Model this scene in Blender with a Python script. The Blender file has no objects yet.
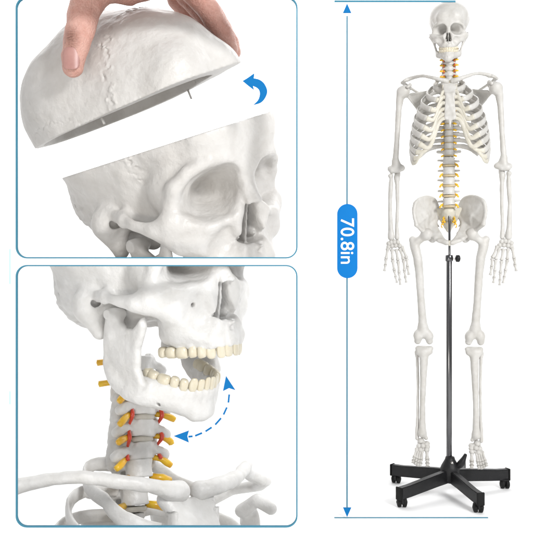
import bpy, math, random
import numpy as np
from mathutils import Matrix, Vector
random.seed(4); rng = np.random.default_rng(7)
f32 = np.float32
C = bpy.context.scene.collection
SC = bpy.context.scene
# ------------------------------------------------------------------ camera, world, lamps, exposure
CAMD, CAMZ, FPX = 2.8, 0.8076, 800.0       # distance to the tall skeleton, lens height, focal length in photo pixels
cam_d = bpy.data.cameras.new('camera'); cam = bpy.data.objects.new('camera', cam_d); C.objects.link(cam)
cam.location = (0, -CAMD, CAMZ); cam.rotation_euler = (math.radians(90), 0, 0)
cam_d.sensor_width = 36; cam_d.lens = 36 * FPX / 533; cam_d.clip_end = 100; SC.camera = cam
w = bpy.data.worlds.new('World'); SC.world = w; w.use_nodes = True
w.node_tree.nodes['Background'].inputs[0].default_value = (1, 1, 1, 1)
w.node_tree.nodes['Background'].inputs[1].default_value = 0.50
def area(name, loc, aim, size, power, col=(1, 1, 1)):
    l = bpy.data.lights.new(name, 'AREA'); l.shape = 'RECTANGLE'; l.size, l.size_y = size; l.energy = power; l.color = col
    o = bpy.data.objects.new(name, l); C.objects.link(o); o.location = loc
    o.rotation_euler = (Vector(aim) - Vector(loc)).to_track_quat('-Z', 'Y').to_euler()
area('key_softbox', (2.3, -3.9, 2.8), (0, 0, .8), (1.1, 1.1), 205)
area('fill_softbox', (-2.6, -4.4, 1.4), (0, 0, .8), (1.4, 2.0), 8)
area('low_bounce_fill', (-1.0, -3.3, .06), (-.4, 0, 1.0), (1.6, .5), 25, (1, .95, .88))  # added lamp standing in for white table bounce, brightens the cap's inside
area('backdrop_softbox', (0, .75, 3.4), (0, 1.9, 3.2), (5.0, .8), 200)
SC.view_settings.view_transform = 'Standard'; SC.view_settings.look = 'None'
SC.view_settings.exposure = 0.0; SC.view_settings.gamma = 1.0
def W(px, py, y):                            # a point at depth y seen at a place of the picture (measuring helper)
    d = CAMD + y
    return Vector(((px - 266.5) / FPX * d, y, CAMZ + (266.5 - py) / FPX * d))
# ------------------------------------------------------------------ materials
def mat(name, col, rough=.5, metal=0, var=None, scale=30, bump=0, bscale=80, spec=.5, coat=0, sss=0, mid=None, detail=6):
    m = bpy.data.materials.new(name); m.use_nodes = True; nt = m.node_tree; b = nt.nodes['Principled BSDF']
    b.inputs['Roughness'].default_value = rough; b.inputs['Metallic'].default_value = metal
    b.inputs['Specular IOR Level'].default_value = spec; b.inputs['Coat Weight'].default_value = coat
    b.inputs['Base Color'].default_value = (*col, 1)
    if sss:
        b.inputs['Subsurface Weight'].default_value = sss; b.inputs['Subsurface Radius'].default_value = (1, .35, .2); b.inputs['Subsurface Scale'].default_value = .02
    tc = nt.nodes.new('ShaderNodeTexCoord')
    if var:
        n = nt.nodes.new('ShaderNodeTexNoise'); n.inputs['Scale'].default_value = scale; n.inputs['Detail'].default_value = detail; n.inputs['Roughness'].default_value = .65
        r = nt.nodes.new('ShaderNodeValToRGB'); r.color_ramp.elements[0].position = .33; r.color_ramp.elements[1].position = .68
        r.color_ramp.elements[0].color = (*var, 1); r.color_ramp.elements[1].color = (*col, 1)
        nt.links.new(tc.outputs['Object'], n.inputs['Vector']); nt.links.new(n.outputs['Fac'], r.inputs['Fac']); nt.links.new(r.outputs['Color'], b.inputs['Base Color'])
    if bump:
        n = nt.nodes.new('ShaderNodeTexNoise'); n.inputs['Scale'].default_value = bscale; n.inputs['Detail'].default_value = 5
        bp = nt.nodes.new('ShaderNodeBump'); bp.inputs['Strength'].default_value = bump; bp.inputs['Distance'].default_value = .01
        nt.links.new(tc.outputs['Object'], n.inputs['Vector']); nt.links.new(n.outputs['Fac'], bp.inputs['Height']); nt.links.new(bp.outputs['Normal'], b.inputs['Normal'])
    return m
M = {}
M['bone'] = mat('bone_plastic', (.575, .56, .54), .43, var=(.495, .475, .45), scale=.05, bump=.38, bscale=.2, detail=9)
M['bone_w'] = mat('bone_white_plastic', (.665, .66, .65), .4, var=(.575, .565, .545), scale=.05, bump=.36, bscale=.2, detail=9)
M['bone_s'] = mat('bone_plastic_small', (.53, .52, .50), .48, var=(.44, .425, .395), scale=.03)
M['bone_in'] = mat('bone_inside', (.50, .46, .41), .6, var=(.42, .385, .335), scale=.03, bump=.4, bscale=.1)
M['cart'] = mat('cartilage_cream', (.53, .51, .45), .5, var=(.48, .45, .37), scale=.05)
M['disc'] = mat('spinal_disc', (.52, .50, .45), .45, var=(.45, .42, .36), scale=.08)
M['disc_y'] = mat('spinal_disc_amber', (.46, .40, .29), .45, var=(.42, .33, .18), scale=.08)
M['tooth'] = mat('ivory_tooth', (.62, .58, .47), .3, var=(.58, .52, .39), scale=.15, coat=.2)
M['nerve'] = mat('yellow_nerve', (.76, .50, .02), .35, var=(.72, .36, .012), scale=.12, coat=.3)
M['artery'] = mat('red_artery', (.62, .06, .02), .3, var=(.5, .03, .01), scale=.1, coat=.4)
M['steel'] = mat('steel_pin', (.45, .44, .42), .3, 1)
M['white'] = mat('white_board', (.92, .92, .92), .7, spec=.1)
M['back'] = mat('white_backdrop', (.93, .93, .93), .9, spec=0)
M['teal'] = mat('teal_trim', (.045, .195, .285), .6, spec=.2)
M['blue'] = mat('blue_vinyl', (.004, .135, .37), .6, spec=.1)
M['blue_badge'] = mat('bright_blue_badge', (.003, .15, .45), .6, spec=.1)
M['line'] = mat('blue_grey_line', (.075, .19, .26), .6)
M['cyan'] = mat('pale_cyan', (.35, .78, .92), .6)
M['letter'] = mat('white_lettering', (.9, .9, .9), .6)
M['black'] = mat('black_powder_coat', (.009, .009, .010), .42, spec=.25, var=(.012, .012, .013), scale=60, bump=.15, bscale=400)
M['rubber'] = mat('black_rubber', (.008, .008, .008), .6, spec=.2)
M['chrome'] = mat('dark_chrome', (.13, .13, .135), .16, 1)
M['skin'] = mat('skin', (.56, .33, .275), .5, var=(.48, .245, .195), scale=.09, bump=.6, bscale=.5, sss=.12)
def knuckle_tint(m):                                               # the darker, redder skin over the thumb joint
    nt = m.node_tree; b = nt.nodes['Principled BSDF']; src = b.inputs['Base Color'].links[0].from_socket
    tc = nt.nodes.new('ShaderNodeTexCoord'); mp = nt.nodes.new('ShaderNodeMapping'); mp.inputs['Location'].default_value = (-74, 14, 42); 
    ad = nt.nodes.new('ShaderNodeVectorMath'); ad.operation = 'MULTIPLY'; ad.inputs[1].default_value = (1 / 9, 1 / 9, 1 / 12)
    ln = nt.nodes.new('ShaderNodeVectorMath'); ln.operation = 'LENGTH'; rp = nt.nodes.new('ShaderNodeMapRange'); rp.inputs['From Min'].default_value = 1.25; rp.inputs['From Max'].default_value = .2; rp.inputs['To Max'].default_value = .9
    wv = nt.nodes.new('ShaderNodeTexNoise'); wv.inputs['Scale'].default_value = .35; sc = nt.nodes.new('ShaderNodeVectorMath'); sc.operation = 'MULTIPLY'; sc.inputs[1].default_value = (.25, 1, 2.2)
    mx = nt.nodes.new('ShaderNodeMix'); mx.data_type = 'RGBA'; mx.inputs[7].default_value = (.17, .075, .05, 1)
    mu = nt.nodes.new('ShaderNodeMath'); mu.operation = 'MULTIPLY'
    L = nt.links.new; L(tc.outputs['Object'], mp.inputs['Vector']); L(mp.outputs['Vector'], ad.inputs[0]); L(ad.outputs[0], ln.inputs[0]); L(ln.outputs['Value'], rp.inputs['Value'])
    L(tc.outputs['Object'], sc.inputs[0]); L(sc.outputs[0], wv.inputs['Vector']); L(rp.outputs[0], mu.inputs[0]); L(wv.outputs['Fac'], mu.inputs[1]); mu2 = nt.nodes.new('ShaderNodeMath'); mu2.operation = 'MULTIPLY'; mu2.inputs[1].default_value = 1.7; L(mu.outputs[0], mu2.inputs[0])
    L(mu2.outputs[0], mx.inputs[0]); L(src, mx.inputs[6]); L(mx.outputs[2], b.inputs['Base Color'])
knuckle_tint(M['skin'])
M['nail'] = mat('nail', (.42, .23, .20), .4, coat=.0, var=(.34, .17, .15), scale=.08)
# ------------------------------------------------------------------ object helpers
def tag(o, label=None, cat=None, group=None, kind=None):
    for k, v in (('label', label), ('category', cat), ('group', group), ('kind', kind)):
        if v: o[k] = v
    return o
def empty(name, label, cat, matrix=None, group=None):
    o = bpy.data.objects.new(name, None); C.objects.link(o); o.empty_display_size = .1
    if matrix is not None: o.matrix_world = matrix
    return tag(o, label, cat, group)
def link(name, me, m, parent=None, smooth=True):
    o = bpy.data.objects.new(name, me); C.objects.link(o)
    if m: me.materials.clear(); me.materials.append(m)
    if smooth: me.polygons.foreach_set('use_smooth', np.ones(len(me.polygons), bool))
    if parent: o.parent = parent
    return o
def npmesh(name, V, Q):
    V = np.asarray(V, f32); Q = np.asarray(Q, np.int32); me = bpy.data.meshes.new(name); k = Q.shape[1]
    me.vertices.add(len(V)); me.vertices.foreach_set('co', V.ravel())
    me.loops.add(Q.size); me.loops.foreach_set('vertex_index', Q.ravel())
    me.polygons.add(len(Q)); me.polygons.foreach_set('loop_start', np.arange(0, Q.size, k, dtype=np.int32)); 
    me.update(calc_edges=True); return me
# ------------------------------------------------------------------ implicit modelling
class Field:
    def __init__(s, lo, hi, h, mirror=False):
        s.h = h; s.mirror = mirror; lo = list(lo)
        if mirror: lo[0] = 0
        s.ax = [np.arange(lo[i], hi[i] + h, h, dtype=f32) for i in range(3)]
        s.D = np.full([len(a) for a in s.ax], 50, f32)
    def region(s, lo, hi, m):
        sl = []
        for a, l, g in zip(s.ax, lo, hi):
            i = int(np.searchsorted(a, l - m)); j = int(np.searchsorted(a, g + m)); sl.append(slice(i, max(j, i)))
        sl = tuple(sl)
        return sl, (s.ax[0][sl[0]][:, None, None], s.ax[1][sl[1]][None, :, None], s.ax[2][sl[2]][None, None, :])
    def op(s, fn, lo, hi, k=3, mode='u'):
        sl, p = s.region(lo, hi, k + 3 * s.h)
        a = s.D[sl]
        if a.size == 0: return s
        d = fn(*p)
        if mode == 'u': r = np.minimum(a, d) - .25 * k * np.maximum(1 - np.abs(a - d) / k, 0) ** 2
        else: d = -d; r = np.maximum(a, d) + .25 * k * np.maximum(1 - np.abs(a - d) / k, 0) ** 2
        s.D[sl] = r; return s
    def ell(s, c, r, k=3, mode='u'):
        def fn(x, y, z):
            a, b, e = (x - c[0]), (y - c[1]), (z - c[2])
            k0 = np.sqrt((a / r[0]) ** 2 + (b / r[1]) ** 2 + (e / r[2]) ** 2)
            k1 = np.sqrt((a / r[0] ** 2) ** 2 + (b / r[1] ** 2) ** 2 + (e / r[2] ** 2) ** 2) + 1e-6
            return k0 * (k0 - 1) / k1
        return s.op(fn, [c[i] - r[i] for i in range(3)], [c[i] + r[i] for i in range(3)], k, mode)
    def cap(s, a, b, r1, r2=None, k=3, mode='u', flat=None):      # tapered capsule; flat = (axis vector, factor) squashes it
        r2 = r1 if r2 is None else r2
        a = np.array(a, float); b = np.array(b, float); rm = max(r1, r2)
        def fn(x, y, z):
            d = b - a; L2 = (d ** 2).sum() + 1e-9
            px, py, pz = x - a[0], y - a[1], z - a[2]
            t = np.clip((px * d[0] + py * d[1] + pz * d[2]) / L2, 0, 1)
            qx, qy, qz = px - t * d[0], py - t * d[1], pz - t * d[2]
            q2 = qx ** 2 + qy ** 2 + qz ** 2
            if flat is not None:
                n = np.array(flat[0], float); n /= np.linalg.norm(n)
                c = qx * n[0] + qy * n[1] + qz * n[2]; q2 = q2 + c * c * (flat[1] ** 2 - 1)
                dd = np.sqrt(q2) - (r1 + (r2 - r1) * t)
                return dd / (1 + (flat[1] - 1) * .5)
            return np.sqrt(q2) - (r1 + (r2 - r1) * t)
        return s.op(fn, np.minimum(a, b) - rm, np.maximum(a, b) + rm, k, mode)
    def chain(s, pts, k=3, mode='u', flat=None):                   # pts: (x, y, z, r)
        P = np.array(pts, float); rm = P[:, 3].max(); n = None if flat is None else np.array(flat[0], float) / np.linalg.norm(flat[0])
        def fn(x, y, z):
            out = None
            for a, b in zip(P[:-1], P[1:]):
                d = b[:3] - a[:3]; px, py, pz = x - a[0], y - a[1], z - a[2]
                t = np.clip((px * d[0] + py * d[1] + pz * d[2]) / ((d ** 2).sum() + 1e-9), 0, 1)
                qx, qy, qz = px - t * d[0], py - t * d[1], pz - t * d[2]; q2 = qx * qx + qy * qy + qz * qz; g = 1.0
                if n is not None: c = qx * n[0] + qy * n[1] + qz * n[2]; q2 = q2 + c * c * (flat[1] ** 2 - 1); g = 1 + (flat[1] - 1) * .5
                t = t * t * (3 - 2 * t)
                e = (np.sqrt(q2) - (a[3] + (b[3] - a[3]) * t)) / g
                out = e if out is None else np.minimum(out, e)
            return out
        return s.op(fn, P[:, :3].min(0) - rm, P[:, :3].max(0) + rm, k, mode)
    def tri(s, a, b, c, th, k=3):
        a, b, c = [np.array(v, float) for v in (a, b, c)]
        def fn(x, y, z):
            def seg(p, q):
                d = q - p; ux, uy, uz = x - p[0], y - p[1], z - p[2]
                t = np.clip((ux * d[0] + uy * d[1] + uz * d[2]) / (d @ d), 0, 1)
                return (ux - t * d[0]) ** 2 + (uy - t * d[1]) ** 2 + (uz - t * d[2]) ** 2
            n = np.cross(b - a, c - a); n2 = n @ n; ins = True
            for p, q in ((a, b), (b, c), (c, a)):
                e = np.cross(q - p, n)
                ins = ins & (((x - p[0]) * e[0] + (y - p[1]) * e[1] + (z - p[2]) * e[2]) <= 0)
            pl = ((x - a[0]) * n[0] + (y - a[1]) * n[1] + (z - a[2]) * n[2]) ** 2 / n2
            e = np.minimum(np.minimum(seg(a, b), seg(b, c)), seg(c, a))
            return np.sqrt(np.where(ins, pl, e)) - th
        return s.op(fn, np.minimum(np.minimum(a, b), c) - th, np.maximum(np.maximum(a, b), c) + th, k)
    def poly(s, pts, x0, slope, th, k=3):                          # a plate: outline in (y, z), standing at x = x0 + slope*z
        P = np.array(pts, float)
        def fn(x, y, z):
            d = np.full(np.broadcast(y, z).shape, 1e9, f32); sg = np.ones_like(d)
            for i in range(len(P)):
                e = P[i - 1] - P[i]; wy, wz = y - P[i][0], z - P[i][1]
                t = np.clip((wy * e[0] + wz * e[1]) / (e @ e), 0, 1)
                d = np.minimum(d, (wy - e[0] * t) ** 2 + (wz - e[1] * t) ** 2)
                c1 = z >= P[i][1]; c2 = z < P[i - 1][1]; c3 = e[0] * wz > e[1] * wy
                sg = np.where((c1 & c2 & c3) | (~c1 & ~c2 & ~c3), -sg, sg)
            d = sg * np.sqrt(d)
            q = np.abs(x - x0 - slope * z)
            return np.sqrt(np.maximum(d + th, 0) ** 2 + q ** 2) + np.minimum(np.maximum(d + th, q * 0 - 99), 0) * 0 - th
        zz = P[:, 1]; xs = [x0 + slope * zz.min(), x0 + slope * zz.max()]
        return s.op(fn, (min(xs) - th, P[:, 0].min(), zz.min()), (max(xs) + th, P[:, 0].max(), zz.max()), k)
    def disp(s, amp, scale):                                       # smooth random relief
        sh = s.D.shape; ext = [len(a) * s.h for a in s.ax]
        g = [max(3, int(e / scale) + 2) for e in ext]
        R = rng.standard_normal(g).astype(f32)
        for ax in range(3):
            t = np.linspace(0, g[ax] - 1.001, sh[ax]); i = t.astype(int); u = (t - i).astype(f32); u = u * u * (3 - 2 * u)
            shp = [1, 1, 1]; shp[ax] = -1; u = u.reshape(shp)
            R = np.take(R, i, ax) * (1 - u) + np.take(R, i + 1, ax) * u
        s.D += amp * R; return s
    def cut(s, n, d):                                              # keep n.p < d
        x, y, z = s.ax[0][:, None, None], s.ax[1][None, :, None], s.ax[2][None, None, :]
        s.D = np.maximum(s.D, (x * n[0] + y * n[1] + z * n[2] - d) / float(np.linalg.norm(n))); return s
    def full(s):
        if not s.mirror: return s
        s.D = np.concatenate([s.D[:0:-1], s.D], 0); s.ax[0] = np.concatenate([-s.ax[0][:0:-1], s.ax[0]]); s.mirror = False
        return s
    def mesh(s, name, relax=1):
        s.full(); D = s.D
        D = np.pad(D, 1, constant_values=9); h = s.h; o = np.array([a[0] - h for a in s.ax], f32)
        S = D < 0; n = np.array(D.shape) - 1
        cnt = np.zeros(n, np.int8)
        for i in (0, 1):
            for j in (0, 1):
                for k in (0, 1): cnt += S[i:n[0] + i, j:n[1] + j, k:n[2] + k]
        act = np.argwhere((cnt > 0) & (cnt < 8)); idx = np.full(n, -1, np.int32); idx[tuple(act.T)] = np.arange(len(act))
        acc = np.zeros((len(act), 3), f32); num = np.zeros(len(act), f32)
        for a in range(3):
            b, c = [q for q in range(3) if q != a]
            for u in (0, 1):
                for v in (0, 1):
                    p = act.copy(); p[:, b] += u; p[:, c] += v; q = p.copy(); q[:, a] += 1
                    d0 = D[tuple(p.T)]; d1 = D[tuple(q.T)]; m_ = (d0 < 0) != (d1 < 0)
                    t = np.where(m_, d0 / np.where(d0 == d1, 1, d0 - d1), 0)
                    pos = p.astype(f32); pos[:, a] += t
                    acc[m_] += pos[m_]; num[m_] += 1
        V = acc / num[:, None]
        Fs = []
        for a in range(3):
            b, c = (a + 1) % 3, (a + 2) % 3
            A = [slice(1, n[i]) for i in range(3)]; A[a] = slice(0, n[a]); B = list(A); B[a] = slice(1, n[a] + 1)
            s0 = S[tuple(A)]; s1 = S[tuple(B)]; e = np.argwhere(s0 != s1)
            off = np.array([1, 1, 1]); off[a] = 0; e = e + off
            fl = S[tuple(e.T)]
            def cell(db, dc):
                q = e.copy(); q[:, b] -= db; q[:, c] -= dc; return idx[tuple(q.T)]
            qd = np.stack([cell(1, 1), cell(0, 1), cell(0, 0), cell(1, 0)], 1)
            qd[~fl] = qd[~fl][:, ::-1]; Fs.append(qd)
        Q = np.concatenate(Fs)
        for _ in range(relax):
            acc = np.zeros_like(V); num = np.zeros(len(V), f32)
            for i in range(4):
                for j in (1, 3):
                    np.add.at(acc, Q[:, i], V[Q[:, (i + j) % 4]]); np.add.at(num, Q[:, i], 1)
            V = V * .5 + .5 * acc / num[:, None]
        return npmesh(name, V * h + o, Q)
def tube(name, pts, m, parent=None, seg=10, flat=1.0, up=None):    # pts (x,y,z,r): a smooth swept rod with rounded ends
    P = np.array(pts, float); n = len(P); V = []; Q = []
    T = np.gradient(P[:, :3], axis=0); T /= np.linalg.norm(T, axis=1)[:, None] + 1e-9
    ref = np.array(up if up is not None else (0, 0, 1.), float)
    for i in range(n):
        u = np.cross(ref, T[i])
        if np.linalg.norm(u) < 1e-3: u = np.cross((0, 1, 0), T[i])
        u /= np.linalg.norm(u); v = np.cross(T[i], u)
        for j in range(seg):
            a = 2 * math.pi * j / seg; V.append(P[i, :3] + P[i, 3] * (math.cos(a) * u * flat + math.sin(a) * v))
    V.append(P[0, :3] - T[0] * P[0, 3] * .3); V.append(P[-1, :3] + T[-1] * P[-1, 3] * .3)
    F_ = [(i * seg + j, i * seg + (j + 1) % seg, (i + 1) * seg + (j + 1) % seg, (i + 1) * seg + j) for i in range(n - 1) for j in range(seg)]
    F_ += [(n * seg, (j + 1) % seg, j) for j in range(seg)] + [(n * seg + 1, (n - 1) * seg + j, (n - 1) * seg + (j + 1) % seg) for j in range(seg)]
    me = bpy.data.meshes.new(name); me.from_pydata([tuple(v) for v in V], [], F_); me.update()
    return link(name, me, m, parent)
def spline(ctrl, n=16):                                            # Catmull-Rom through rows of any width
    P = np.array(ctrl, float); P = np.vstack([2 * P[0] - P[1], P, 2 * P[-1] - P[-2]]); out = []
    for i in range(1, len(P) - 2):
        for t in np.linspace(0, 1, n, endpoint=False):
            a, b, c, d = P[i - 1:i + 3]; out.append(.5 * (2 * b + (c - a) * t + (2 * a - 5 * b + 4 * c - d) * t ** 2 + (3 * b - a - 3 * c + d) * t ** 3))
    out.append(P[-2]); return np.array(out)
def flat_shape(name, loops, th, m, parent=None, bevel=0):          # an outline in the XZ plane, front towards -Y, with holes
    cu = bpy.data.curves.new(name, 'CURVE'); cu.dimensions = '2D'; cu.fill_mode = 'BOTH'; cu.extrude = th / 2; cu.bevel_depth = bevel; cu.bevel_resolution = 1
    for lp in loops:
        sp = cu.splines.new('POLY'); sp.points.add(len(lp) - 1)
        for i, (x, z) in enumerate(lp): sp.points[i].co = (x, z, 0, 1)
        sp.use_cyclic_u = True
    o = bpy.data.objects.new('tmp', cu); C.objects.link(o); bpy.context.view_layer.update()
    me = bpy.data.meshes.new_from_object(o.evaluated_get(bpy.context.evaluated_depsgraph_get()))
    bpy.data.objects.remove(o); bpy.data.curves.remove(cu)
    me.transform(Matrix.Rotation(math.radians(90), 4, 'X')); me.name = name
    return link(name, me, m, parent, smooth=False)
def boxes(name, items, m, parent=None, bevel=.0):                  # items: (matrix, (sx, sy, sz)) joined into one mesh
    import bmesh
    bm = bmesh.new()
    for mx, sz in items:
        r = bmesh.ops.create_cube(bm, size=1, matrix=mx @ Matrix.Diagonal((*sz, 1)))
        if bevel: bmesh.ops.bevel(bm, geom=list({e for v in r['verts'] for e in v.link_edges}), offset=bevel, segments=2, affect='EDGES')
    me = bpy.data.meshes.new(name); bm.to_mesh(me); bm.free(); return link(name, me, m, parent, smooth=False)
def rrect(x0, x1, z0, z1, r, n=8):
    out = []
    for cx, cz, a0 in ((x1 - r, z1 - r, 0), (x0 + r, z1 - r, 90), (x0 + r, z0 + r, 180), (x1 - r, z0 + r, 270)):
        for k in range(n + 1):
            a = math.radians(a0 + 90 * k / n); out.append((cx + r * math.cos(a), cz + r * math.sin(a)))
    return out
# ------------------------------------------------------------------ setting
FLOOR = -.5                                  # the studio floor; the tall skeleton stands on a platform whose top is z = 0
def backdrop():
    prof = [(-7, FLOOR), (.9, FLOOR)] + [(.9 + 1.0 * math.sin(a), FLOOR + 1.0 - 1.0 * math.cos(a)) for a in np.linspace(0.1, math.pi / 2, 12)] + [(1.9, 6)]
    V = []; F_ = []
    for y, z in prof: V += [(-7, y, z), (7, y, z)]
    for i in range(len(prof) - 1): F_.append((2 * i, 2 * i + 1, 2 * i + 3, 2 * i + 2))
    me = bpy.data.meshes.new('backdrop'); me.from_pydata(V, [], F_); me.update()
    tag(link('backdrop', me, M['back']), kind='structure')
backdrop()
p_ = boxes('platform', [(Matrix.Translation((.7125, .0, FLOOR / 2)), (1.175, .62, -FLOOR))], M['white'], None, .006)
tag(p_, 'low white platform that the wheeled stand and height gauge stand on', 'platform')
YB = -.45
def board():
    t = empty('display_board', 'tall white display board with two rounded teal outlined windows, one above the other', 'display board', Matrix.Translation((-.32, YB, 0)))
    def L(px, py): v = W(px, py, YB); return v.x + .32, v.z
    def win(x0, x1, y0, y1, r=10.5, g=0):
        a = L(x0 - g, y1 + g); b = L(x1 + g, y0 - g); return rrect(a[0], b[0], a[1], b[1], (r + g) / FPX * (CAMD + YB))
    a = L(-70, 0); b = L(311, -60)
    wins = ((17, 296.7, -2, 257.6), (17, 296.7, 265.8, 526.2))
    flat_shape('panel', [[(a[0], FLOOR), (b[0], FLOOR), (b[0], b[1]), (a[0], b[1])]] + [win(*q, g=.2) for q in wins], .008, M['white'], t)
    for q in wins: flat_shape('window_trim', [win(*q, g=.8), win(*q, g=-.45)], .011, M['teal'], t)
board()
for k, (px, y0, y1, yy, lab) in enumerate(((10.6, 249, 284, YB, 'faint pale cyan line left of the gap between the two windows'), (10.6, 391, 404, YB, 'faint pale cyan line beside the lower window, the shortest on the board'), (515.3, 38, 64, .0, 'thin pale cyan marker rod standing to the right of the tall skeleton'))):
    a = W(px - .35, y1, yy); b = W(px + .35, y0, yy)
    if k == 2: a = W(px - .4, y1, 1.88); b = W(px + .4, y0, 1.88); yy = 1.893; lab = 'thin pale cyan line on the backdrop right of the tall skeleton'
    else: yy = YB - .005
    o = flat_shape('cyan_line', [[(a.x, a.z), (b.x, a.z), (b.x, b.z), (a.x, b.z)]], .002, M['cyan']); o.location.y = yy
    tag(o, lab, 'line')
# ------------------------------------------------------------------ arrows and the height gauge
def px_shape(name, pts, y, th, m, parent=None):
    o = flat_shape(name, [[(W(a, b, y).x, W(a, b, y).z) for a, b in pts]], th, m, parent); o.location.y = y; return o
z2 = lambda a, b: (140 + a * .3002, b * .3002)
o = px_shape('curved_arrow', [z2(*p) for p in spline([(342, 270), (360, 259), (381, 244)], 2).tolist()] + [z2(*p) for p in spline([(379, 261), (398, 266), (414, 279), (424, 303), (417, 326), (402, 342), (377, 350)], 6).tolist()] + [z2(*p) for p in spline([(378, 349.5), (393, 334), (399, 316), (397, 301), (389, 292), (376, 286)], 6).tolist()] + [z2(380, 300), z2(360, 285)], YB - .01, .004, M['blue'])
tag(o, 'blue curved arrow pointing left under the lifted skull cap', 'arrow')
t = empty('dashed_arrow', 'double headed dashed blue arrow curving beside the open jaw', 'arrow', Matrix.Translation((W(205, 440, YB).x, YB, W(205, 440, YB).z)))
def rel(o, p): o.matrix_parent_inverse = p.matrix_world.inverted(); return o
bpy.context.view_layer.update()
for pts in ([(226, 376), (223, 391), (229, 388), (235.3, 390)], [(174, 436), (189, 430.5), (187.3, 436.3), (188.8, 442.4)]):
    rel(px_shape('arrowhead', pts, YB - .01, .004, M['blue'], t), t)
for (a, b), (c, d) in (((229.2, 394.5), (228.4, 402.5)), ((226.8, 407.5), (223.6, 414.5)), ((221, 418.2), (215.3, 424.6)), ((211.6, 427.4), (205.6, 431.3)), ((202, 433), (195.2, 435.8)), ((192.5, 436.3), (188.5, 436.7))):
    l = math.hypot(c - a, d - b); nx, ny = -(d - b) / l * .85, (c - a) / l * .85
    rel(px_shape('dash', [(a + nx, b + ny), (c + nx, d + ny), (c - nx, d - ny), (a - nx, b - ny)], YB - .01, .004, M['line' if 0 else 'blue'], t), t)
def gauge():
    yg = -.231; v = W(347, 518, yg)
    t = empty('height_gauge', 'tall blue height gauge line with arrowheads, end bars and a badge reading 70.8in', 'height gauge', Matrix.Translation((v.x, yg, 0)))
    bpy.context.view_layer.update()
    def pl(name, pts, th, m, dy=0, par=t): return rel(px_shape(name, pts, yg + dy, th, m, par), t)
    pl('measuring_line', [(346.2, 16), (347.9, 16), (347.9, 508), (346.2, 508)], .003, M['line'])
    pl('arrowhead', [(347, 3.5), (351.3, 13), (342.8, 13)], .005, M['blue']); pl('arrowhead', [(347, 517), (343, 507.5), (351.2, 507.5)], .005, M['blue'])
    pl('end_bar', [(334.3, .6), (455.5, .6), (455.5, 2.2), (334.3, 2.2)], .005, M['teal'])
    pl('end_bar', [(334.3, 517.3), (488, 517.3), (488, 518.9), (334.3, 518.9)], .005, M['teal'])
    a = W(337.2, 278.2, yg); b = W(357.4, 204, yg)
    bd = flat_shape('badge', [rrect(a.x, b.x, a.z, b.z, (b.x - a.x) / 2 * .999, 12)], .007, M['blue_badge'], t); bd.location.y = yg; rel(bd, t)
    cu = bpy.data.curves.new('txt', 'FONT'); cu.body = '70.8in'; cu.size = .0625; cu.extrude = .0006; cu.align_x = 'CENTER'; cu.align_y = 'CENTER'; cu.offset = .0004; cu.space_character = 1.02
    o = bpy.data.objects.new('tmp', cu); C.objects.link(o); bpy.context.view_layer.update()
    me = bpy.data.meshes.new_from_object(o.evaluated_get(bpy.context.evaluated_depsgraph_get())); bpy.data.objects.remove(o)
    me.transform(Matrix.Rotation(math.radians(90), 4, 'X')); me.transform(Matrix.Rotation(math.radians(90), 4, 'Y'))
    xs = [v.co.x for v in me.vertices]; zs = [v.co.z for v in me.vertices]
    sc = (a.z - b.z) * -.61 / (max(zs) - min(zs))
    me.transform(Matrix.Translation((-(max(xs) + min(xs)) / 2, 0, -(max(zs) + min(zs)) / 2))); me.transform(Matrix.Diagonal((sc * 1.0, 1, sc, 1)))
    o = link('lettering', me, M['letter'], bd, smooth=False); o.matrix_parent_inverse = Matrix(); o.location = ((a.x + b.x) / 2, -.0042, (a.z + b.z) / 2)
gauge()
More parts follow.
